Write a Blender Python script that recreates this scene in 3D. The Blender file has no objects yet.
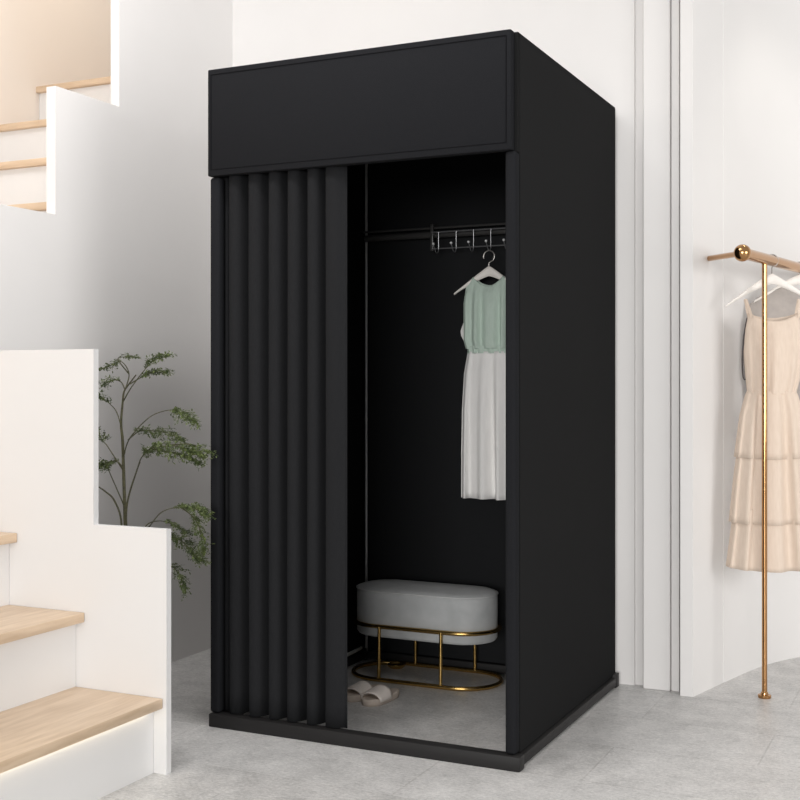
import bpy, bmesh, math, random
from mathutils import Vector, Matrix
random.seed(7)
sc = bpy.context.scene
COL = sc.collection
PI = math.pi

# ------------------------------------------------------------------ camera
F_PX, YAW, CAM, SHY = 1191.18, 0.44558, Vector((1.10038, -3.03372, 1.04282)), -15.8
cd = bpy.data.cameras.new('camera'); cam = bpy.data.objects.new('camera', cd); COL.objects.link(cam)
cam.location = CAM; cam.rotation_euler = (PI/2, 0, YAW)
cd.sensor_width = 36; cd.lens = 36*F_PX/800; cd.shift_y = SHY/800; cd.clip_start = .05
sc.camera = cam
FW = Vector((-math.sin(YAW), math.cos(YAW), 0)); RT = Vector((math.cos(YAW), math.sin(YAW), 0)); UP = Vector((0, 0, 1))
def at(px, py, y):
    """point of the plane y=const seen at a pixel of the photograph"""
    d = FW + RT*((px-400)/F_PX) - UP*((py-400-SHY)/F_PX)
    return CAM + d*((y-CAM.y)/d.y)

# ------------------------------------------------------------------ materials
def mat(name, col, rough=.6, metal=0, spec=.5, sheen=0):
    m = bpy.data.materials.new(name); m.use_nodes = True
    b = m.node_tree.nodes['Principled BSDF']
    b.inputs['Base Color'].default_value = (*col, 1); b.inputs['Roughness'].default_value = rough
    b.inputs['Metallic'].default_value = metal; b.inputs['Specular IOR Level'].default_value = spec
    if sheen: b.inputs['Sheen Weight'].default_value = sheen
    return m
def N(m, t, **kw):
    n = m.node_tree.nodes.new(t)
    for k, v in kw.items():
        if k in n.inputs.keys(): n.inputs[k].default_value = v
        else: setattr(n, k, v)
    return n
def L(m, a, b): m.node_tree.links.new(a, b)
def bsdf(m): return m.node_tree.nodes['Principled BSDF']
def noise_mat(name, c1, c2, scale, rough=.6, bump=0, bscale=None, stretch=(1,1,1), detail=4, **kw):
    m = mat(name, c1, rough, **kw)
    tc = N(m, 'ShaderNodeTexCoord'); mp = N(m, 'ShaderNodeMapping'); mp.inputs['Scale'].default_value = stretch
    L(m, tc.outputs['Object'], mp.inputs['Vector'])
    nz = N(m, 'ShaderNodeTexNoise', Scale=scale, Detail=detail); L(m, mp.outputs['Vector'], nz.inputs['Vector'])
    cr = N(m, 'ShaderNodeValToRGB'); cr.color_ramp.elements[0].position = .3; cr.color_ramp.elements[1].position = .7
    cr.color_ramp.elements[0].color = (*c1, 1); cr.color_ramp.elements[1].color = (*c2, 1)
    L(m, nz.outputs['Fac'], cr.inputs['Fac']); L(m, cr.outputs['Color'], bsdf(m).inputs['Base Color'])
    if bump:
        n2 = N(m, 'ShaderNodeTexNoise', Scale=bscale or scale, Detail=3); L(m, mp.outputs['Vector'], n2.inputs['Vector'])
        bp = N(m, 'ShaderNodeBump', Strength=bump, Distance=.002); L(m, n2.outputs['Fac'], bp.inputs['Height'])
        L(m, bp.outputs['Normal'], bsdf(m).inputs['Normal'])
    return m

WALL = noise_mat('wall_paint', (.735,.718,.705), (.755,.738,.725), 3, .55, .03, 180)
PLASTER = noise_mat('stair_paint', (.71,.705,.70), (.725,.72,.715), 2, .5)
BEIGE = noise_mat('beige_paint', (.80,.735,.67), (.82,.755,.69), 2, .6)
BLACK = noise_mat('black_fabric', (.0130,.0131,.0133), (.0152,.0153,.0156), 350, .9, .25, 500, spec=.04)
BLACKI = noise_mat('black_lining', (.012,.0125,.0135), (.0145,.015,.016), 300, .9, .15, 500, spec=.15)
HEADF = noise_mat('header_fabric', (.0132,.0137,.0155), (.0158,.0163,.0182), 350, .9, .25, 500, spec=.04)
CURT = noise_mat('curtain_fabric', (.0152,.0156,.0168), (.018,.0184,.0197), 300, .9, .2, 450, spec=.04, stretch=(1,1,.2))
FRAMEB = mat('black_powder_coat', (.018,.0172,.0172), .5, spec=.2)
RAILB = mat('black_rail', (.045,.044,.043), .28, spec=.8)
POLE = mat('grey_steel', (.5,.5,.5), .4, metal=.6)
HOOKM = mat('hook_steel', (.30,.30,.31), .3, metal=.7)
BALLM = mat('hook_ball_steel', (.75,.75,.75), .25, metal=.4)
GOLD = mat('brushed_gold', (.55,.36,.125), .26, metal=1)
ROSE = mat('rose_gold', (.47,.26,.115), .14, metal=1)
CHROME = mat('hanger_wire', (.36,.34,.32), .35, metal=.8)
WHITEW = noise_mat('white_wood', (.80,.76,.71), (.86,.82,.77), 30, .45, stretch=(1,1,6))
VELVET = noise_mat('grey_velvet', (.40,.41,.41), (.48,.49,.49), 18, .8, .2, 300, sheen=.3)
PIPING = noise_mat('grey_piping', (.50,.505,.5), (.54,.54,.54), 60, .8)
GREEN = noise_mat('sage_cotton', (.50,.61,.53), (.56,.67,.59), 60, .85, .2, 400, stretch=(3,3,.6))
CREAM = noise_mat('white_cotton', (.86,.845,.825), (.90,.885,.865), 40, .85, .15, 400, stretch=(3,3,.5))
PEACH = noise_mat('peach_chiffon', (.66,.54,.44), (.71,.59,.49), 50, .85, .15, 400, stretch=(3,3,.5))
TAUPE = noise_mat('taupe_knit', (.38,.345,.32), (.43,.39,.36), 50, .9, .2, 400)
DTRIM = mat('dark_trim', (.07,.06,.06), .8)
SOLE = noise_mat('slipper_sole', (.58,.49,.42), (.64,.55,.47), 60, .8)
STRAP = noise_mat('slipper_strap', (.84,.76,.69), (.88,.80,.74), 80, .85, .3, 500)
POTM = noise_mat('white_ceramic', (.75,.74,.72), (.8,.79,.77), 8, .35)
SOIL = noise_mat('potting_soil', (.03,.02,.012), (.06,.04,.025), 60, .95)
BARK = noise_mat('green_brown_bark', (.055,.05,.028), (.13,.125,.06), 120, .8, .3, 200)
LEAF = noise_mat('fern_green', (.028,.05,.012), (.18,.225,.07), 60, .6)
def wood(name, axis):
    st = (1.5, 14, 14) if axis == 'x' else (14, 1.5, 14)
    return noise_mat(name, (.53,.385,.255), (.69,.535,.385), 4, .38, .05, 30, stretch=st, detail=8)
WOOD_Y = wood('oak_along_depth', 'y'); WOOD_X = wood('oak_along_width', 'x')
LED = mat('warm_led', (1,.9,.7))
bsdf(LED).inputs['Emission Color'].default_value = (1,.86,.62,1); bsdf(LED).inputs['Emission Strength'].default_value = 3.2

def floor_mat():
    m = mat('grey_concrete_tile', (.55,.54,.52), .3)
    tc = N(m, 'ShaderNodeTexCoord'); mp = N(m, 'ShaderNodeMapping')
    mp.inputs['Location'].default_value = (.621+.8, .32*3, 0)
    L(m, tc.outputs['Object'], mp.inputs['Vector'])
    br = N(m, 'ShaderNodeTexBrick', Scale=1.0); br.offset = 0.5
    br.inputs['Color1'].default_value = (.44,.44,.44,1); br.inputs['Color2'].default_value = (.56,.56,.56,1)
    br.inputs['Mortar'].default_value = (.35,.35,.35,1)
    br.inputs['Mortar Size'].default_value = .003; br.inputs['Mortar Smooth'].default_value = .3
    br.inputs['Brick Width'].default_value = .8; br.inputs['Row Height'].default_value = .32
    L(m, mp.outputs['Vector'], br.inputs['Vector'])
    n1 = N(m, 'ShaderNodeTexNoise', Scale=9, Detail=8, Roughness=.75); L(m, mp.outputs['Vector'], n1.inputs['Vector'])
    st = N(m, 'ShaderNodeMapping'); st.inputs['Scale'].default_value = (14, 60, 1); L(m, tc.outputs['Object'], st.inputs['Vector'])
    n2 = N(m, 'ShaderNodeTexNoise', Scale=3, Detail=8, Roughness=.7); L(m, st.outputs['Vector'], n2.inputs['Vector'])
    mx = N(m, 'ShaderNodeMath', operation='ADD'); L(m, n1.outputs['Fac'], mx.inputs[0]); L(m, n2.outputs['Fac'], mx.inputs[1])
    n3 = N(m, 'ShaderNodeTexNoise', Scale=110, Detail=6, Roughness=.8); L(m, tc.outputs['Object'], n3.inputs['Vector'])
    m3 = N(m, 'ShaderNodeMath', operation='MULTIPLY_ADD'); m3.inputs[1].default_value = 1.2; L(m, n3.outputs['Fac'], m3.inputs[0]); L(m, mx.outputs[0], m3.inputs[2]); mx = m3
    hf = N(m, 'ShaderNodeMath', operation='MULTIPLY'); hf.inputs[1].default_value = .3125; L(m, mx.outputs[0], hf.inputs[0])
    cr = N(m, 'ShaderNodeValToRGB'); e = cr.color_ramp.elements
    e[0].position = .41; e[0].color = (.40,.395,.387,1); e[1].position = .60; e[1].color = (.79,.776,.76,1)
    L(m, hf.outputs[0], cr.inputs['Fac'])
    mixc = N(m, 'ShaderNodeMix', data_type='RGBA', blend_type='OVERLAY'); mixc.inputs[0].default_value = .55
    L(m, cr.outputs['Color'], mixc.inputs[6]); L(m, br.outputs['Color'], mixc.inputs[7])
    L(m, mixc.outputs[2], bsdf(m).inputs['Base Color'])
    rr = N(m, 'ShaderNodeMapRange'); rr.inputs[3].default_value = .22; rr.inputs[4].default_value = .46
    L(m, n2.outputs['Fac'], rr.inputs[0]); L(m, rr.outputs[0], bsdf(m).inputs['Roughness'])
    bp = N(m, 'ShaderNodeBump', Strength=.3, Distance=.003); L(m, m3.outputs[0], bp.inputs['Height'])
    b2 = N(m, 'ShaderNodeBump', Strength=.35, Distance=.002, invert=True); L(m, br.outputs['Fac'], b2.inputs['Height'])
    L(m, bp.outputs['Normal'], b2.inputs['Normal']); L(m, b2.outputs['Normal'], bsdf(m).inputs['Normal'])
    return m
FLOOR = floor_mat()

# ------------------------------------------------------------------ mesh helpers
def bx(bm, x0, x1, y0, y1, z0, z1, bev=0, seg=2):
    t = bmesh.new(); bmesh.ops.create_cube(t, size=1)
    bmesh.ops.scale(t, vec=(x1-x0, y1-y0, z1-z0), verts=t.verts)
    bmesh.ops.translate(t, vec=((x0+x1)/2, (y0+y1)/2, (z0+z1)/2), verts=t.verts)
    if bev: bmesh.ops.bevel(t, geom=t.edges[:], offset=bev, segments=seg, affect='EDGES', profile=.5)
    merge(bm, t)
def merge(bm, t):
    me = bpy.data.meshes.new('tmp'); t.to_mesh(me); t.free(); bm.from_mesh(me); bpy.data.meshes.remove(me)
def loft(bm, rings, closed_u=True, cap=True, closed_v=False):
    vs = [[bm.verts.new(p) for p in r] for r in rings]
    n = len(rings[0]); R = len(rings)
    for i in range(R if closed_v else R-1):
        a, b = vs[i], vs[(i+1) % R]
        for j in range(n if closed_u else n-1):
            k = (j+1) % n
            bm.faces.new((a[j], a[k], b[k], b[j]))
    if cap and closed_u and not closed_v:
        bm.faces.new(list(reversed(vs[0]))); bm.faces.new(vs[-1])
def tube(bm, pts, r, n=12, closed=False, cap=True):
    pts = [Vector(p) for p in pts]; M = len(pts)
    rad = r if isinstance(r, (list, tuple)) else [r]*M
    rings = []; prev = None
    for i, p in enumerate(pts):
        a = pts[(i-1) % M] if (closed or i > 0) else p
        b = pts[(i+1) % M] if (closed or i < M-1) else p
        t = (b-a).normalized()
        if prev is None:
            ref = Vector((0,0,1)) if abs(t.z) < .9 else Vector((1,0,0)); nrm = t.cross(ref).normalized()
        else:
            nrm = (prev - t*prev.dot(t)); nrm = nrm.normalized() if nrm.length > 1e-6 else t.orthogonal().normalized()
        prev = nrm; bi = t.cross(nrm)
        rings.append([p + (nrm*math.cos(2*PI*k/n) + bi*math.sin(2*PI*k/n))*rad[i] for k in range(n)])
    loft(bm, rings, True, cap and not closed, closed)
def lathe(bm, prof, c=(0,0,0), n=40):
    rings = [[Vector((c[0]+r*math.cos(2*PI*k/n), c[1]+r*math.sin(2*PI*k/n), c[2]+z)) for k in range(n)] for r, z in prof]
    loft(bm, rings)
def prism(bm, poly, axis, a0, a1):
    """extrude a 2-D outline along an axis; poly holds the two other coordinates in xyz order"""
    def P(u, v, a): return {'x': (a,u,v), 'y': (u,a,v), 'z': (u,v,a)}[axis]
    A = [bm.verts.new(P(u, v, a0)) for u, v in poly]; B = [bm.verts.new(P(u, v, a1)) for u, v in poly]
    n = len(poly)
    bm.faces.new(A); bm.faces.new(list(reversed(B)))
    for i in range(n): bm.faces.new((A[i], B[i], B[(i+1) % n], A[(i+1) % n]))
def smooth_path(pts, n=8, closed=False):
    pts = [Vector(p) for p in pts]; M = len(pts); out = []
    for i in range(M if closed else M-1):
        if closed: p0, p1, p2, p3 = (pts[(i+k-1) % M] for k in range(4))
        else: p0, p1, p2, p3 = pts[max(i-1,0)], pts[i], pts[i+1], pts[min(i+2,M-1)]
        for k in range(n):
            t = k/n
            out.append(.5*((2*p1)+(p2-p0)*t+(2*p0-5*p1+4*p2-p3)*t*t+(3*p1-p0-3*p2+p3)*t**3))
    if not closed: out.append(pts[-1])
    return out
def obj(name, bm, m, parent=None, smooth=True, angle=35):
    bmesh.ops.recalc_face_normals(bm, faces=bm.faces[:])
    me = bpy.data.meshes.new(name); bm.to_mesh(me); bm.free()
    me.materials.append(m)
    if smooth:
        me.polygons.foreach_set('use_smooth', [True]*len(me.polygons))
        me.set_sharp_from_angle(angle=math.radians(angle))
    o = bpy.data.objects.new(name, me); COL.objects.link(o)
    if parent:
        o.parent = parent
        w = Vector((0,0,0)); p = parent
        while p: w += p.location; p = p.parent
        me.transform(Matrix.Translation(-w))
    return o
def thing(name, label, cat, loc, group=None):
    o = bpy.data.objects.new(name, None); COL.objects.link(o); o.empty_display_size = .1
    o.location = loc; o['label'] = label; o['category'] = cat
    if group: o['group'] = group
    return o
def tag(o, label, cat, group=None):
    o['label'] = label; o['category'] = cat
    if group: o['group'] = group
    return o
def struct(name, bm, m, label=None, smooth=False):
    o = obj(name, bm, m, None, smooth); o['kind'] = 'structure'
    if label: o['label'] = label
    return o
def base_origin(o, p):
    p = Vector(p); o.data.transform(Matrix.Translation(-p)); o.location = p
    return o
B = bmesh.new

# ------------------------------------------------------------------ the room
bm = B(); bx(bm, -4.2, 4.5, -6.5, 4.2, -.08, 0); struct('floor', bm, FLOOR, 'pale grey stone-look tile floor')
bm = B(); prism(bm, [(-1.639,1.04),(.055,1.04),(.055,1.052),(.262,1.052),(.262,1.15),(-1.639,1.15)], 'z', 0, 3.3); struct('wall_back', bm, WALL, 'off-white wall behind the black fitting room')
# left wall with the stepped cut-out along the upper flight
XL = -1.599
bm = B()
prism(bm, [(-.412,0),(1.053,0),(1.053,3.3),(.325,3.3),(.325,2.020),(.0,2.020),(.0,1.599),(-.412,1.599)], 'x', XL-.038, XL)
struct('wall_left', bm, WALL, 'off-white wall left of the fitting room with a stepped edge over the stairs')
bm = B(); bx(bm, -2.53, -2.43, -3.2, 2.0, 0, 3.6); struct('wall_stair', bm, BEIGE, 'warm beige wall on the far side of the upper stairs')
bm = B(); bx(bm, -2.43, -1.637, 1.9, 2.0, 0, 3.6); struct('wall_landing', bm, BEIGE, 'beige wall at the head of the upper stairs')
# trims on the back wall right of the fitting room
bm = B(); bx(bm, .092, .185, 1.008, 1.052, 0, 3.3, .004); struct('trim_1', bm, WALL, 'white pilaster strip on the back wall')
bm = B(); bx(bm, .187, .214, 1.018, 1.052, 0, 3.3, .002); struct('trim_2', bm, WALL, 'narrow white strip in the groove beside the pilaster')
# curved wall on the right
pts = smooth_path([(.27,.971,0),(.298,1.087,0),(.326,1.203,0)], 4)
pts += [Vector((.3225,1.2045,0))]
pts += smooth_path([(.3275,1.2075,0),(.362,1.352,0),(.402,1.49,0),(.448,1.61,0),(.518,1.734,0),(.62,1.86,0),(.76,1.965,0),(.95,2.04,0),(1.3,2.11,0),(2.2,2.2,0),(3.6,2.25,0)], 8)
bm = B(); front = []; back = []
for i, p in enumerate(pts):
    a = pts[max(i-1,0)]; b = pts[min(i+1,len(pts)-1)]; t = (b-a).normalized(); n = Vector((-t.y, t.x, 0)) if not 3 <= i <= 6 else Vector((-.97, .24, 0))
    front.append((p.x, p.y)); q = p + n*.043; back.append((q.x, q.y))
back[0] = (.228, .971)
prism(bm, front + back[::-1], 'z', 0, 3.3)
struct('wall_right', bm, WALL, 'white wall curving away behind the gold clothes rail', True)

# ------------------------------------------------------------------ staircases
YP = -.434
st = thing('staircase', 'lower stairs of oak treads and white risers rising to the left in front', 'staircase', (-1.2, -1.1, 0))
bm = B()
prism(bm, [(-1.639,0),(-.832,0),(-.832,.655),(-1.078,.655),(-1.078,1.14),(-1.639,1.14)], 'y', YP, YP+.021)
obj('side_panel', bm, PLASTER, st, False)
nx = [-.843, -1.108, -1.352, -1.60]; nz = [.203, .411, .618, .825]
for i in range(4):
    x1 = nx[i]; x0 = (nx[i+1] if i < 3 else -1.85) - .05
    z = nz[i]
    bm = B(); bx(bm, x0, x1, -2.4, YP-.001, z-.027, z, .0025); obj('tread', bm, WOOD_Y, st)
    zb = 0 if i == 0 else nz[i-1]
    bm = B(); bx(bm, x1-.055, x1-.031, -2.4, YP-.001, zb, z-.027); obj('riser', bm, PLASTER, st, False)
bm = B(); bx(bm, -.873, -.862, -2.39, YP-.03, .170, .1755); l = obj('led_strip', bm, LED, st, False); l['label'] = 'warm glowing light strip under the lowest tread'

su = thing('staircase', 'upper stairs of oak treads seen through the stepped opening in left wall', 'staircase', (-2.0, .4, 0))
vy = [-.46, -.205, .05, .305, .56, .815]; vz = [1.235, 1.444, 1.653, 1.864, 2.077, 2.291]
for i in range(6):
    y0 = vy[i]; y1 = (vy[i+1] + .03) if i < 5 else 1.899
    bm = B(); bx(bm, -2.429, -1.642, y0, y1, vz[i]-.026, vz[i], .002)
    obj('tread' if i < 5 else 'landing', bm, WOOD_X, su)
    zb = (vz[i-1] if i else 1.036)
    bm = B(); bx(bm, -2.429, -1.642, y0+.02, y0+.045, zb, vz[i]-.026); obj('riser', bm, PLASTER, su, False)

bm = B(); bx(bm, -2.429, -1.81, -2.4, -.442, 1.009, 1.035, .002); obj('landing', bm, WOOD_Y, su)
bm = B(); bx(bm, -1.87, -1.852, -2.4, -.442, .826, 1.009); obj('riser', bm, PLASTER, su, False)
# ------------------------------------------------------------------ the fitting room
W, D, H = .993, 1.007, 2.0
fr = thing('fitting_room', 'tall black fabric fitting room cabin with a pleated curtain', 'fitting room', (-W/2, D/2, 0))
# base bars
bm = B(); bx(bm, -W+.004, .013, -.012, .028, 0, .040, .003); fb = obj('base_bar', bm, FRAMEB, fr)
bm = B(); bx(bm, -.028, .009, .0285, D-.036, .006, .036, .004); obj('base_bar', bm, FRAMEB, fr)
bm = B(); bx(bm, -W-.002, -W+.04, .0285, D-.036, .006, .036, .004); obj('base_bar', bm, FRAMEB, fr)
bm = B(); bx(bm, -W+.041, -.029, D-.035, D, .006, .036, .004); obj('base_bar', bm, FRAMEB, fr)
for x0, x1 in ((-.028, .009), (-W-.002, -W+.04)):
    bm = B(); bx(bm, x0, x1, D-.0355, D+.004, 0, .046, .003); obj('corner_foot', bm, FRAMEB, fr)
# wrapped corner posts at the front, side and back panels, top
for x0, x1 in ((-.034, -.003), (-W, -W+.034)):
    bm = B(); bx(bm, x0, x1, -.001, .036, .0405, 1.674, .009, 4); obj('front_post', bm, HEADF, fr)
for x0, x1 in ((-.018, -.003), (-W, -W+.016)):
    bm = B(); bx(bm, x0, x1, .0365, D, .037, H-.003, .003); obj('side_panel', bm, BLACK, fr)
for x0, x1 in ((-.0175, -.0055), (-W+.0005, -W+.0155)):
    bm = B(); bx(bm, x0, x1, .022, .036, 1.6745, H-.003); obj('corner_gusset', bm, BLACK, fr)
bm = B(); bx(bm, -W+.0165, -.0185, D-.014, D, .037, H-.006, .002); obj('back_panel', bm, BLACKI, fr)
bm = B(); bx(bm, -W+.001, -.004, .022, D-.001, H-.0028, H, .001); obj('top_panel', bm, BLACK, fr)
bm = B(); bx(bm, -W+.0165, -.0165, .2, .22, H-.03, H-.0035); obj('roof_bar', bm, FRAMEB, fr)
# header band with stitched hem
hx0, hx1, hz0, hz1, hy = -W-.001, -.013, 1.676, H+.001, -.012
bm = B(); bx(bm, hx0, hx1, hy+.002, .0215, hz0, hz1, .004)
hd = obj('header', bm, HEADF, fr); hd['label'] = 'wide plain black band across the top front'
bm = B()
for a in ((hx0+.015, hx1-.015, hz1-.018, hz1-.016), (hx0+.015, hx1-.015, hz0+.018, hz0+.020),
          (hx0+.012, hx0+.014, hz0+.018, hz1-.016), (hx1-.014, hx1-.012, hz0+.018, hz1-.016)):
    bx(bm, a[0], a[1], hy+.0008, hy+.003, a[2], a[3])
obj('seam', bm, mat('black_stitching', (.006,.006,.007), .9, spec=.05), hd, False)
# poles of the inner frame
for x, y in ((-.957, .978), (-.03, .978)):
    bm = B(); tube(bm, [(x, y, .03), (x, y, H-.02)], .0055, 12); obj('frame_pole', bm, POLE, fr)
bm = B(); tube(bm, [(-.952, .80, .052), (-.952, .925, .056)], .0065, 10); obj('floor_brace', bm, mat('pale_steel', (.62,.62,.6), .4, metal=.3), fr)
# hanging rail, two tubes along the back
bm = B(); tube(bm, [(-.95, .957, 1.590), (-.03, .957, 1.590)], .0125, 16); rl = obj('hanging_rail', bm, RAILB, fr)
bm = B(); tube(bm, [(-.95, .94, 1.612), (-.03, .94, 1.612)], .004, 10); obj('rail_wire', bm, RAILB, rl)
# curtain track and pleated curtain
bm = B(); bx(bm, -W+.0165, -.035, .036, .05, 1.70, 1.72); obj('curtain_track', bm, FRAMEB, fr)
bnd = [-.988, -.9345, -.863, -.792, -.727, -.658, -.598, -.534]
PLEAT = [(0.0,.024),(.02,.014),(.07,.009),(.20,.0075),(.36,.010),(.50,.018),(.60,.031),(.70,.050),(.80,.066),(.87,.070),(.94,.060),(.985,.040)]
def curtain_line(z):
    out = []
    for i in range(7):
        a, b = bnd[i], bnd[i+1]; w = b-a; k = 1 + .10*math.sin(i*2.1)
        for t, y in PLEAT:
            if i == 6 and t > .9: continue
            if i == 6: t, y = t*1.1, .0075 + (y-.0075)*(.25 if t > .3 else 1)
            xx = a + w*t + .0025*math.sin(z*1.1+i)*(1-z/1.7)
            yy = .004 + y*k
            if xx < -.955: yy = max(yy, .040)
            out.append((xx, yy))
    out.append((-.5315, .026))
    return smooth_line(out)
def smooth_line(pts):
    return [(p.x, p.y) for p in smooth_path([(x, y, 0) for x, y in pts], 3)]
bm = B(); rings = []
for z in [.042 + (1.69-.042)*k/24 for k in range(25)]:
    ln = curtain_line(z); rings.append([Vector((x, y, z)) for x, y in ln])
loft(bm, rings, closed_u=False)
cu = obj('curtain', bm, CURT, fr, True, 80); cu['label'] = 'black pleated curtain drawn to the left'
sm = cu.modifiers.new('thick', 'SOLIDIFY'); sm.thickness = .003; sm.offset = 0

# ------------------------------------------------------------------ hook rack on the rail
HX = [-.632, -.563, -.496, -.430, -.364, -.298, -.232]
hr = thing('hook_rack', 'slim dark wire rack of round-tipped hooks hung on the black rail', 'hook rack', (-.42, .935, 1.52))
for x in (-.662, -.2):
    bm = B(); bx(bm, x-.006, x+.006, .922, .928, 1.528, 1.625, .002); bx(bm, x-.006, x+.006, .922, .972, 1.617, 1.625, .002)
    obj('bracket', bm, RAILB, hr)
bm = B(); tube(bm, [(-.662, .921, 1.594), (-.2, .921, 1.594)], .0028, 8); obj('upper_wire', bm, HOOKM, hr)
bm = B(); tube(bm, [(-.662, .921, 1.534), (-.2, .921, 1.534)], .0024, 8); obj('lower_wire', bm, HOOKM, hr)
for x in HX:
    bm = B()
    P = [(x, .917, 1.594), (x, .917, 1.535), (x, .914, 1.523), (x, .905, 1.516), (x, .892, 1.519), (x, .882, 1.530), (x, .872, 1.543)]
    tube(bm, smooth_path(P, 5), .0017, 8)
    hk = obj('hook', bm, HOOKM, hr)
    bm = B(); bmesh.ops.create_uvsphere(bm, u_segments=14, v_segments=8, radius=.0052, matrix=Matrix.Translation((x, .871, 1.546)))
    obj('hook_tip', bm, BALLM, hk)

# ------------------------------------------------------------------ hangers and clothes
def make_hanger(name, label, c, e, hook_r, rise, half, drop, ztop, thick=.0065, neck=.0, group=None):
    """c: point where the hook hangs (inside top of its curve); e: unit vector along the arms"""
    c = Vector(c); e = Vector(e).normalized(); n = Vector((-e.y, e.x, 0))
    t = thing(name, label, 'hanger', (c.x, c.y, ztop-.05), group)
    P = []
    for k in range(15):
        a = math.radians(200 - k*250/14)     # from the open tip over the top and down the other side
        P.append(c + e*hook_r*math.cos(a) + UP*(hook_r*math.sin(a) - hook_r))
    P.append(c + e*.0 + UP*(-hook_r*2.15)); P.append(c + UP*(ztop - c.z - .01))
    bm = B(); tube(bm, smooth_path(P, 2), .0021, 10); obj('hook', bm, CHROME, t)
    bm = B(); rings = []
    M = 28
    for k in range(M+1):
        s = -1 + 2*k/M; a = abs(s)
        zc = ztop - drop*(a**1.15) - .004
        hgt = .024*(1-a)**1.4 + .0065 if a < 1 else .0065
        up = hgt*.45*(1-.0*a); dn = hgt*.75
        bow = -.012*a*a
        pc = c + e*(half*s) + n*bow; pc.z = 0
        rr = []
        for q in range(12):
            an = 2*PI*q/12
            dz = math.sin(an); dn_ = math.cos(an)
            rr.append(pc + n*(thick*dn_*(1 if a < .98 else .6)) + UP*(zc + (up if dz > 0 else dn)*dz))
        rings.append(rr)
    loft(bm, rings); obj('arms', bm, WHITEW, t)
    return t

def garment_rings(c, e, secs, nfold=9, seed=0, n=120, neck=1.0, slope=0):
    """secs: (z, s_left, s_right, depth, fold, dip_front, dip_back, grow) from top down; smooth between"""
    c = Vector(c); e = Vector(e).normalized(); nn = Vector((-e.y, e.x, 0))
    rnd = random.Random(seed); ph = [rnd.uniform(0, 6.28) for _ in range(4)]
    rings = []
    for (z, sl, sr, d, f, dipf, dipb) in secs:
        mid = (sl+sr)/2; hw = (sr-sl)/2; r = []
        for k in range(n):
            th = 2*PI*k/n; co, si = math.cos(th), math.sin(th)
            fold = f*(math.sin(nfold*th + ph[0]) + .5*math.sin((nfold*1.6)*th + ph[1] + z*.5) + .35*math.sin(3*th+ph[2]))
            edge = abs(co)**.9*(1 if co > 0 else -1)
            s = mid + hw*edge + fold*.25*co
            w = d*abs(si)**.7*(1 if si > 0 else -1) + fold*(.25+.75*abs(si))
            dip = (dipf if si < 0 else dipb)
            ae = abs(edge); k0 = min(1, (dipf+dipb)/.03)
            zz = z - dip*max(0, 1 - (ae/neck)**2)
            if slope and ae > neck: zz -= slope*k0*(ae-neck)/(1-neck)
            r.append(c + e*s + nn*w + Vector((0,0,zz - c.z)))
        rings.append(r)
    return rings
def interp(secs, m=6):
    out = []
    for i in range(len(secs)-1):
        a, b = secs[i], secs[i+1]
        for k in range(m):
            t = k/m; out.append(tuple(x+(y-x)*t for x, y in zip(a, b)))
    out.append(secs[-1]); return out
def cloth(name, rings, m, parent=None, th=.002):
    bm = B(); loft(bm, rings, True, False)
    o = obj(name, bm, m, parent, True, 80)
    s = o.modifiers.new('thick', 'SOLIDIFY'); s.thickness = th; s.offset = 0
    return o

# dress inside the cabin: hangs on the fourth hook of the rack
hc = Vector((HX[3]-.002, .905, 1.516+.0005)); e1 = Vector((1, 0, 0))
make_hanger('clothes_hanger', 'pale wooden hanger hooked on the wire rack inside the black cabin', (hc.x, hc.y, 1.5155), e1, 0.0205, 0, .128, .082, 1.452)
dr = thing('dress', 'sleeveless dress with sage green bodice and white skirt hanging in the cabin', 'dress', (hc.x, hc.y, .63))
def sx(px): return at(px, 400, hc.y).x - hc.x
L1 = sx(464); 
secs = [(1.424, sx(466.5), .085, .009, .0006, .034, .030), (1.375, sx(465), .090, .022, .003, .010, .010), (1.33, sx(464.5), .093, .028, .006, 0, 0), (1.25, sx(464.5), .094, .030, .008, 0, 0),
        (1.20, sx(464.5), .095, .033, .008, 0, 0), (1.168, sx(467), .092, .033, .007, 0, 0)]
bod = cloth('bodice', garment_rings(hc, e1, interp(secs), 11, 3, neck=.66, slope=.030), GREEN, dr); bod['label'] = 'gathered sage green bodice'
secs = [(1.178, sx(467.5), .090, .031, .003, 0, 0), (1.160, sx(468.5), .088, .030, .0035, 0, 0), (1.152, sx(468), .090, .031, .0045, 0, 0)]
cloth('waistband', garment_rings(hc, e1, interp(secs), 17, 5), GREEN, dr)
secs = [(1.158, sx(468.5), .088, .029, .003, 0, 0), (1.08, sx(465), .097, .036, .005, 0, 0), (.95, sx(463), .103, .040, .010, 0, 0),
        (.80, sx(462.5), .108, .044, .013, 0, 0), (.640, sx(462.5), .112, .047, .016, .0, -.012)]
sk = cloth('skirt', garment_rings(hc, e1, interp(secs), 9, 8), CREAM, dr); sk['label'] = 'plain white pleated skirt'
bm = B()
aL = hc + Vector((sx(465), 0, 0))
loft(bm, [[Vector((aL.x+dx, hc.y-.006+dy, z)) for dx, dy in ((0,-.008),(-.013*w,-.004),(-.013*w,.006),(0,.012))] for z, w in ((1.262,.05),(1.248,.6),(1.232,1),(1.214,.8),(1.198,.1))])
obj('armhole_lining', bm, CREAM, dr)

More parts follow.
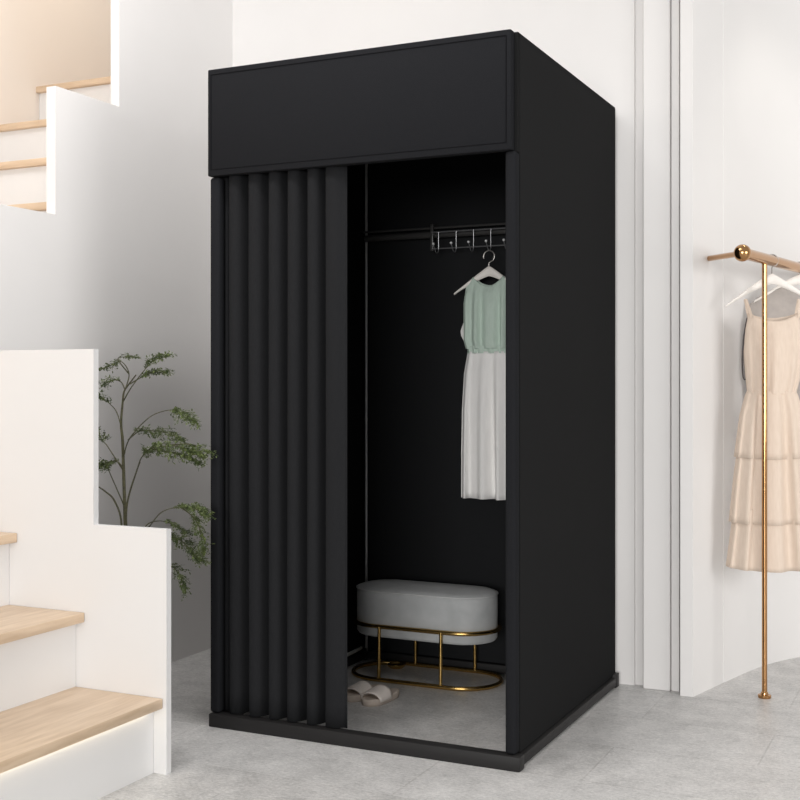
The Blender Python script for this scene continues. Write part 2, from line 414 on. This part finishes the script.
# ------------------------------------------------------------------ rose gold rail on the right
ZR = 1.46
def rail_pt(y): return Vector((.452 + .17*(y-.86), y, ZR))
rk = thing('clothes_rail', 'rose gold wall-mounted clothes rail with a ball end and slim post', 'clothes rail', (.487, 1.065, 0))
bm = B(); tube(bm, [rail_pt(.86), rail_pt(1.86)], .0185, 24); obj('rail', bm, ROSE, rk)
bm = B(); bmesh.ops.create_uvsphere(bm, u_segments=36, v_segments=24, radius=.0275, matrix=Matrix.Translation(rail_pt(.852)))
obj('ball_end', bm, ROSE, rk)
bm = B(); tube(bm, [Vector((.2985, 1.092, 1.472)), rail_pt(.86)+Vector((-.01,.008,.0))], .0095, 20); obj('wall_arm', bm, ROSE, rk)
pb = rail_pt(1.065); pb.z = 0
bm = B(); tube(bm, [pb+Vector((0,0,.006)), pb+Vector((0,0,ZR-.008))], .0088, 20); obj('post', bm, ROSE, rk)
bm = B(); lathe(bm, [(.0205,0),(.0215,.002),(.0215,.009),(.0195,.011),(.0125,.0115),(.0115,.018),(.0085,.021)], pb, 36); obj('floor_flange', bm, ROSE, rk)

eC = Vector((RT.x, RT.y, 0))
def px_of(P):
    d = Vector(P)-CAM; q = d.dot(FW); return 400+F_PX*d.dot(RT)/q, 400+SHY-F_PX*d.z/q, q
def rail_at_px(px):
    lo, hi = .87, 1.84
    for _ in range(40):
        mid = (lo+hi)/2
        if px_of(rail_pt(mid))[0] < px: lo = mid
        else: hi = mid
    return rail_pt(lo)
# first hanger + peach dress
p1 = rail_at_px(772); D1 = px_of(p1)[2]
def Z1(py): return CAM.z - (py-400-SHY)/F_PX*D1
def S1(px): return (px-772)/F_PX*D1
make_hanger('clothes_hanger', 'white hanger holding the peach dress on the rose gold rail', (p1.x, p1.y, ZR+.0212), eC, .0205, 0, .160, .098, Z1(276))
pd = thing('dress', 'peach tiered strappy dress on the rose gold rail', 'dress', (p1.x, p1.y, Z1(570)))
secs = [(Z1(313), S1(749), S1(798), .018, .0008, .028, .016), (Z1(330), S1(746), S1(801), .032, .002, .010, .01), (Z1(352), S1(744.5), S1(803), .040, .003, 0, 0),
        (Z1(375), S1(746), S1(800), .040, .004, 0, 0), (Z1(390), S1(747.5), S1(796), .037, .0045, 0, 0), (Z1(394), S1(748), S1(795.5), .036, .0045, 0, 0)]
cloth('bodice', garment_rings(p1, eC, interp(secs), 11, 12), PEACH, pd)
secs = [(Z1(391), S1(748), S1(795.5), .035, .0035, 0, 0), (Z1(396), S1(746), S1(797.5), .037, .004, 0, 0), (Z1(415), S1(741), S1(803), .040, .006, 0, 0), (Z1(457), S1(736), S1(808), .043, .011, .006, 0)]
cloth('skirt_tier', garment_rings(p1, eC, interp(secs), 9, 14), PEACH, pd)
secs = [(Z1(440), S1(740), S1(804), .038, .009, 0, 0), (Z1(480), S1(735), S1(809), .042, .010, 0, 0), (Z1(522), S1(731), S1(813), .045, .012, .006, 0)]
cloth('skirt_tier', garment_rings(p1, eC, interp(secs), 9, 14), PEACH, pd)
secs = [(Z1(508), S1(735.5), S1(809), .038, .011, 0, 0), (Z1(540), S1(731.5), S1(813), .044, .011, 0, 0), (Z1(567), S1(728), S1(817), .047, .012, .010, 0)]
cloth('skirt_tier', garment_rings(p1, eC, interp(secs), 9, 14), PEACH, pd)
for a, b in (((745.5, 299), (750.5, 318)), ((799, 299), (797, 318))):
    for w in (-1, 1):
        bm = B(); nn = Vector((-eC.y, eC.x, 0)); rings = []
        for k in range(9):
            t = k/8; s = S1(a[0]+(b[0]-a[0])*t); z = Z1(a[1]+(b[1]-a[1])*t)
            q = p1 + eC*s + nn*(w*(.004+.013*math.sin(t*1.5))); q.z = z - (0 if w < 0 else 0)
            rings.append([q+eC*.0045, q+nn*.0015, q-eC*.0045, q-nn*.0015])
        loft(bm, rings); obj('shoulder_strap', bm, PEACH, pd)
# second hanger + taupe top
p2 = rail_at_px(799); D2 = px_of(p2)[2]
def Z2(py): return CAM.z - (py-400-SHY)/F_PX*D2
def S2(px): return (px-799)/F_PX*D2
make_hanger('clothes_hanger', 'white hanger behind the peach dress at the photo edge, holding the taupe top', (p2.x, p2.y, ZR+.0212), eC, .0205, 0, .165, .085, Z2(277))
tt = thing('tank_top', 'taupe grey sleeveless top hanging behind the peach dress', 'top', (p2.x, p2.y, Z2(395)))
secs = [(Z2(287), S2(757), S2(841), .010, .0004, .018, .016), (Z2(304), S2(750), S2(848), .020, .001, .0, .0), (Z2(325), S2(745), S2(853), .028, .002, 0, 0),
        (Z2(360), S2(743.5), S2(855), .032, .003, 0, 0), (Z2(400), S2(748), S2(852), .034, .004, 0, 0), (Z2(440), S2(752), S2(850), .036, .004, 0, 0)]
cloth('body', garment_rings(p2, eC, interp(secs), 9, 21, neck=.42, slope=.038), TAUPE, tt)
bm = B(); nn = Vector((-eC.y, eC.x, 0)); P = []
for px, py in ((746, 318), (743, 335), (741.7, 355), (741.5, 368), (743, 379), (747, 377), (748, 368)):
    q = p2 + eC*S2(px) - nn*.012; q.z = Z2(py); P.append(q)
tube(bm, smooth_path(P, 5), .0022, 8); tr = obj('armhole_trim', bm, DTRIM, tt); tr['label'] = 'thin dark trim loop'

# ------------------------------------------------------------------ ottoman
OC = Vector((-.641, .829, 0)); HL, HWD = .262, .117
def stadium(hl, hw, z, n=18, off=0):
    out = []; s = hl-hw
    for k in range(n+1):
        a = -PI/2 + PI*k/n; out.append(Vector((OC.x+s+(hw+off)*math.cos(a), OC.y+(hw+off)*math.sin(a), z)))
    for k in range(n+1):
        a = PI/2 + PI*k/n; out.append(Vector((OC.x-s+(hw+off)*math.cos(a), OC.y+(hw+off)*math.sin(a), z)))
    return out
ot = thing('ottoman', 'oval grey velvet ottoman on an open gold frame', 'ottoman', OC)
bm = B()
prof = [(-.02,.150),(-.006,.153),(0,.162),(.001,.24),(.001,.300),(-.001,.312),(-.006,.318),(-.016,.322),(-.040,.326),(-.075,.329),(-.105,.330)]
loft(bm, [stadium(HL, HWD, z, 18, o) for o, z in prof])
cs = obj('cushion', bm, VELVET, ot, True, 50)
bm = B(); tube(bm, stadium(HL, HWD, .3125, 18, .0005), .0032, 8, closed=True); obj('piping', bm, PIPING, cs)
bm = B(); tube(bm, stadium(HL, HWD, .193, 18, .008), 0.0076, 12, closed=True); obj('upper_ring', bm, GOLD, ot)
bm = B(); tube(bm, stadium(HL, HWD, .0082, 18, .014), 0.0076, 12, closed=True); obj('base_ring', bm, GOLD, ot)
for xx in (OC.x-.124, OC.x+.112):
    for s in (-1, 1):
        x = xx + (.022 if s > 0 else 0)
        y = OC.y + s*(HWD+.010)
        bm = B(); tube(bm, [(x, y+s*.003, .0075), (x, y, .193)], .0062, 14); obj('leg', bm, GOLD, ot)

bm = B(); lathe(bm, [(.024,.0),(.031,.006),(.034,.012),(.034,.0145),(.031,.0145),(.028,.009),(.015,.006),(.001,.006)], (-.80, .915, 0), 32)
base_origin(tag(obj('dish', bm, GOLD), 'small round gold dish on the floor beneath the grey ottoman', 'dish'), (-.80,.915,0))

# ------------------------------------------------------------------ slippers
def slipper(label, toe, heel, grp):
    toe, heel = Vector((*toe,0)), Vector((*heel,0)); d = (toe-heel); Ln = d.length; d.normalize(); n = Vector((-d.y, d.x, 0))
    o = thing('slipper', label, 'slipper', (toe+heel)/2, grp)
    def outline(t): # half width along length 0 heel..1 toe
        return .036*(.84 + .16*math.cos((t-.72)*3.6))*min(1, (4*t*(1-t)*1.55)**.42 if 0 < t < 1 else 0)
    M = 28
    bm = B(); rings = []
    loop = []
    ts = [(1-math.cos(PI*k/M))/2 for k in range(M+1)]
    for t in ts: loop.append((t, outline(t)))
    full = [(t, w) for t, w in loop] + [(t, -w) for t, w in reversed(loop[1:-1])]
    for z, k in ((0,.93),(.003,.985),(.008,1),(.016,1),(.020,.98),(.0215,.93)):
        rings.append([heel + d*(Ln*(.5+(t-.5)*(k if k > .95 else .96))) + n*(w*k) + UP*(z + .004*max(0,.4-t)) for t, w in full])
    loft(bm, rings); obj('sole', bm, SOLE, o)
    bm = B(); rows = []
    for k in range(9):
        t = .46 + .36*k/8
        w = outline(t)+.0035; hgt = .026 + .012*(1-k/8)
        row = []
        for q in range(17):
            a = PI*q/16
            row.append(heel + d*(Ln*(t + .03*math.sin(a)*(1 if k > 5 else 0))) + n*(w*math.cos(a)) + UP*(.012 + hgt*math.sin(a)**.75))
        rows.append(row)
    loft(bm, rows, closed_u=False)
    sp = obj('strap', bm, STRAP, o, True, 80); s = sp.modifiers.new('thick', 'SOLIDIFY'); s.thickness = .004; s.offset = 0
    return o
slipper('beige open-toe slipper half hidden behind the curtain edge', (-.742, .416), (-.706, .590), None)
slipper('beige open-toe slipper to the right of its mate, fully in view', (-.662, .394), (-.632, .570), None)

# ------------------------------------------------------------------ potted plant between stairs and cabin
pl = thing('potted_plant', 'tall airy green plant between the stairs and the black cabin', 'plant', (-1.305, -.02, 0))
bm = B(); lathe(bm, [(.075,0),(.085,.004),(.105,.14),(.118,.26),(.118,.268),(.108,.268),(.102,.235),(.001,.235)], (-1.305,-.02,0), 40); obj('pot', bm, POTM, pl)
bm = B(); lathe(bm, [(.001,.228),(.098,.236),(.098,.240),(.05,.246),(.001,.247)], (-1.305,-.02,0), 30); obj('soil', bm, SOIL, pl)
def pxs(L_): return [at(x, y, -.02+v) for x, y, v in L_]
root = Vector((-1.305, -.02, .24))
def stem(name, P, r0, r1):
    pts = smooth_path(P, 7); n = len(pts)
    bm = B(); tube(bm, pts, [r0+(r1-r0)*i/(n-1) for i in range(n)], 7); return obj(name, bm, BARK, pl), pts
stem('trunk', [root, at(126,560,-.02), at(125,520,-.02), at(123.5,470,-.02), at(122.5,440,-.02), at(121,424,-.02), at(122.5,404,-.02), at(124,392,-.02), at(129,384,-.02), at(136,375,-.03)], .0068, .0018)
stem('trunk', [root+Vector((-.01,.005,0)), at(121,555,-.02), at(121,520,-.01), at(114,500,.0), at(106,492,.0), at(99,487,.0)], .004, .0022)
stem('trunk', [root+Vector((.01,.0,0)), at(127,550,-.03), at(126,515,-.04), at(129,495,-.04), at(137,470,-.05), at(140,462,-.05)], .0045, .002)
def leaflet(bm, p, d, up, ln, w):
    d = d.normalized(); sd = d.cross(up)
    if sd.length < 1e-4: sd = d.orthogonal()
    sd.normalize(); nr = sd.cross(d)
    a = bm.verts.new(p); b = bm.verts.new(p+d*ln*.45+sd*w+nr*w*.35); c = bm.verts.new(p+d*ln); e = bm.verts.new(p+d*ln*.45-sd*w+nr*w*.35)
    bm.faces.new((a, b, c)); bm.faces.new((a, c, e))
def frond(P, start, up_s, dn_s, count, seed, r=.0022):
    """P: pixel path with depth offset; leafy twigs leave the last part of it (from fraction start)"""
    rnd = random.Random(seed)
    br, pts = stem('branch', pxs(P), r, .0007)
    bm = B(); n = len(pts); i0 = int(start*(n-1))
    tw = max(6, count//7)
    for k in range(tw):
        f = start + (1-start)*(k+rnd.random())/tw; i = min(n-2, int(f*(n-1)))
        base = pts[i].lerp(pts[i+1], f*(n-1)-i); tan = (pts[i+1]-pts[i]).normalized()
        side = -1 if rnd.random() < .5 else 1
        vert = rnd.uniform(-dn_s, up_s)*1.15; dep = rnd.uniform(-.05, .05)
        taper = 1 - .55*abs(2*((f-start)/(1-start+1e-6))-.9)
        dirv = (tan*rnd.uniform(.015, .032) + UP*vert*taper + Vector((0, dep*taper, 0)))
        end = base + dirv
        if end.x < XL+.02: end.x = XL+.02
        mid = base.lerp(end, .5) + UP*.004
        tube(bm, [base, mid, end], [.0009, .0007, .0004], 4)
        m = 13
        for q in range(m):
            t = .15 + .85*q/(m-1)
            pp = (base.lerp(mid, t*2) if t < .5 else mid.lerp(end, t*2-1))
            pp = pp + Vector((rnd.uniform(-.004,.004), rnd.uniform(-.004,.004), rnd.uniform(-.004,.004)))
            dd = (end-base).normalized()*.5 + Vector((rnd.uniform(-1,1), rnd.uniform(-1,1), rnd.uniform(-.7,.5)))
            leaflet(bm, pp, dd, Vector((rnd.uniform(-.3,.3), rnd.uniform(-.3,.3), 1)), rnd.uniform(.007,.0125), rnd.uniform(.002,.0036))
    obj('leaf_spray', bm, LEAF, br, False)
frond([(123,402,0),(131,388,-.02),(143,372,-.03),(153,361,-.03),(166,357,-.03)], .55, .012, .016, 170, 1)
frond([(130,384,0),(140,378,-.02),(150,373,-.02),(166,372,-.03)], .35, .010, .016, 170, 2)
frond([(125,390,0),(129,374,.02),(122,362,.02),(112,365,.02),(102,369,.02)], .5, .010, .012, 95, 3)
frond([(129,374,.02),(118,359,.0),(127,357,.01),(134,358,.01)], .4, .006, .008, 60, 33)
frond([(125,390,.0),(121,382,.0),(113,380,.0),(105,384,.0)], .45, .010, .014, 80, 4)
frond([(122,430,0),(117,413,.02),(110,404,.03),(99,396,.03)], .62, .014, .016, 80, 5)
frond([(124,455,0),(130,438,-.02),(150,417,-.04),(170,410,-.05),(182,413,-.06),(192,420,-.06)], .62, .010, .026, 230, 6)
frond([(128,440,0),(140,431,.02),(155,431,.03),(170,434,.03),(181,441,.03)], .15, .018, .028, 260, 7)
frond([(138,467,-.05),(142,457,-.055),(152,448,-.07),(175,446,-.08),(190,450,-.08),(201,455,-.08)], .22, .016, .030, 520, 8)
frond([(150,449,-.06),(170,452,-.07),(184,456,-.08),(197,462,-.08)], .1, .014, .026, 260, 88)
frond([(170,445,-.05),(187,444,-.07),(196,446,-.08),(205,451,-.08)], .35, .010, .022, 110, 9)
frond([(124,472,0),(108,447,.02),(103,441,.03),(99,434,.03)], .5, .016, .018, 80, 10)
frond([(125,508,0),(112,478,.01),(106,466,.02),(97,464,.02)], .45, .016, .03, 130, 11)
frond([(124,470,0),(118,462,.02),(108,462,.03),(98,468,.03)], .3, .010, .024, 120, 111)
frond([(131,545,-.03),(148,528,-.06),(162,512,-.08),(180,507,-.09),(193,508,-.09),(205,514,-.09)], .55, .010, .022, 280, 12)
frond([(180,507,-.09),(190,514,-.09),(198,524,-.09),(202,540,-.09),(204,548,-.08)], .25, .018, .024, 200, 121)
frond([(138,545,-.05),(146,526,-.05),(158,521,-.05),(172,524,-.06),(186,532,-.07)], .6, .01, .022, 110, 13)
frond([(150,550,-.05),(163,535,-.07),(178,539,-.08),(190,549,-.09),(200,560,-.09)], .3, .022, .028, 330, 14)
frond([(150,570,-.05),(163,565,-.07),(174,568,-.08),(181,578,-.08),(184,588,-.08)], .3, .018, .02, 150, 15)

# ------------------------------------------------------------------ light
w = bpy.data.worlds.new('world'); sc.world = w; w.use_nodes = True
bg = w.node_tree.nodes['Background']; bg.inputs['Color'].default_value = (1.0,.992,.982,1); bg.inputs['Strength'].default_value = .58
def area(name, loc, target, size, power, col=(1,1,1), shape='RECTANGLE', sy=None):
    l = bpy.data.lights.new(name, 'AREA'); l.energy = power; l.color = col; l.shape = shape; l.size = size
    if sy: l.size_y = sy
    o = bpy.data.objects.new(name, l); COL.objects.link(o); o.location = loc
    o.rotation_euler = (Vector(target)-Vector(loc)).to_track_quat('-Z', 'Y').to_euler(); return o
area('front_fill_light', (2.4, -12.5, 1.6), (-.3, .5, 1.0), 5.0, 790, (1,.99,.98), sy=3.0)  # added frontal fill behind the camera, brightens the cabin interior; no window modelled
area('side_fill_light', (4.2, -1.2, 1.45), (.2, 1.2, 1.0), 2.0, 82, (1,.985,.97), sy=1.5)  # unseen fill added from the right for the curved wall and cabin side
area('left_wall_fill_light', (-.2, -.55, 3.3), (-1.5, -1.3, 1.2), 1.2, 27, (1,.975,.965), sy=1.0)  # added overhead fill, aimed to lift the left wall; no fixture
area('gap_fill_light', (-.80, -1.0, 3.25), (-1.5, -1.7, .5), .5, 27, (1,.975,.96), sy=.5)  # extra fill for the dark gap between cabin and left wall, no real lamp
def spot(name, loc, target, power, ang, blend, col, r=.05):
    l = bpy.data.lights.new(name, 'SPOT'); l.energy = power; l.spot_size = math.radians(ang); l.spot_blend = blend; l.color = col; l.shadow_soft_size = r
    o = bpy.data.objects.new(name, l); COL.objects.link(o); o.location = loc
    o.rotation_euler = (Vector(target)-Vector(loc)).to_track_quat('-Z', 'Y').to_euler(); return o
spot('downlight', (.80, 1.38, 2.95), (.70, 1.43, 0), 13, 70, .6, (1,.95,.88))
l = bpy.data.lights.new('stair_lamp', 'POINT'); l.energy = 8.5; l.color = (1,.87,.72); l.shadow_soft_size = .15
o = bpy.data.objects.new('stair_lamp', l); COL.objects.link(o); o.location = (-1.85, .85, 3.15)

vs = sc.view_settings
vs.view_transform = 'Standard'; vs.look = 'None'; vs.gamma = 1; vs.use_curve_mapping = False; vs.exposure = -0.09
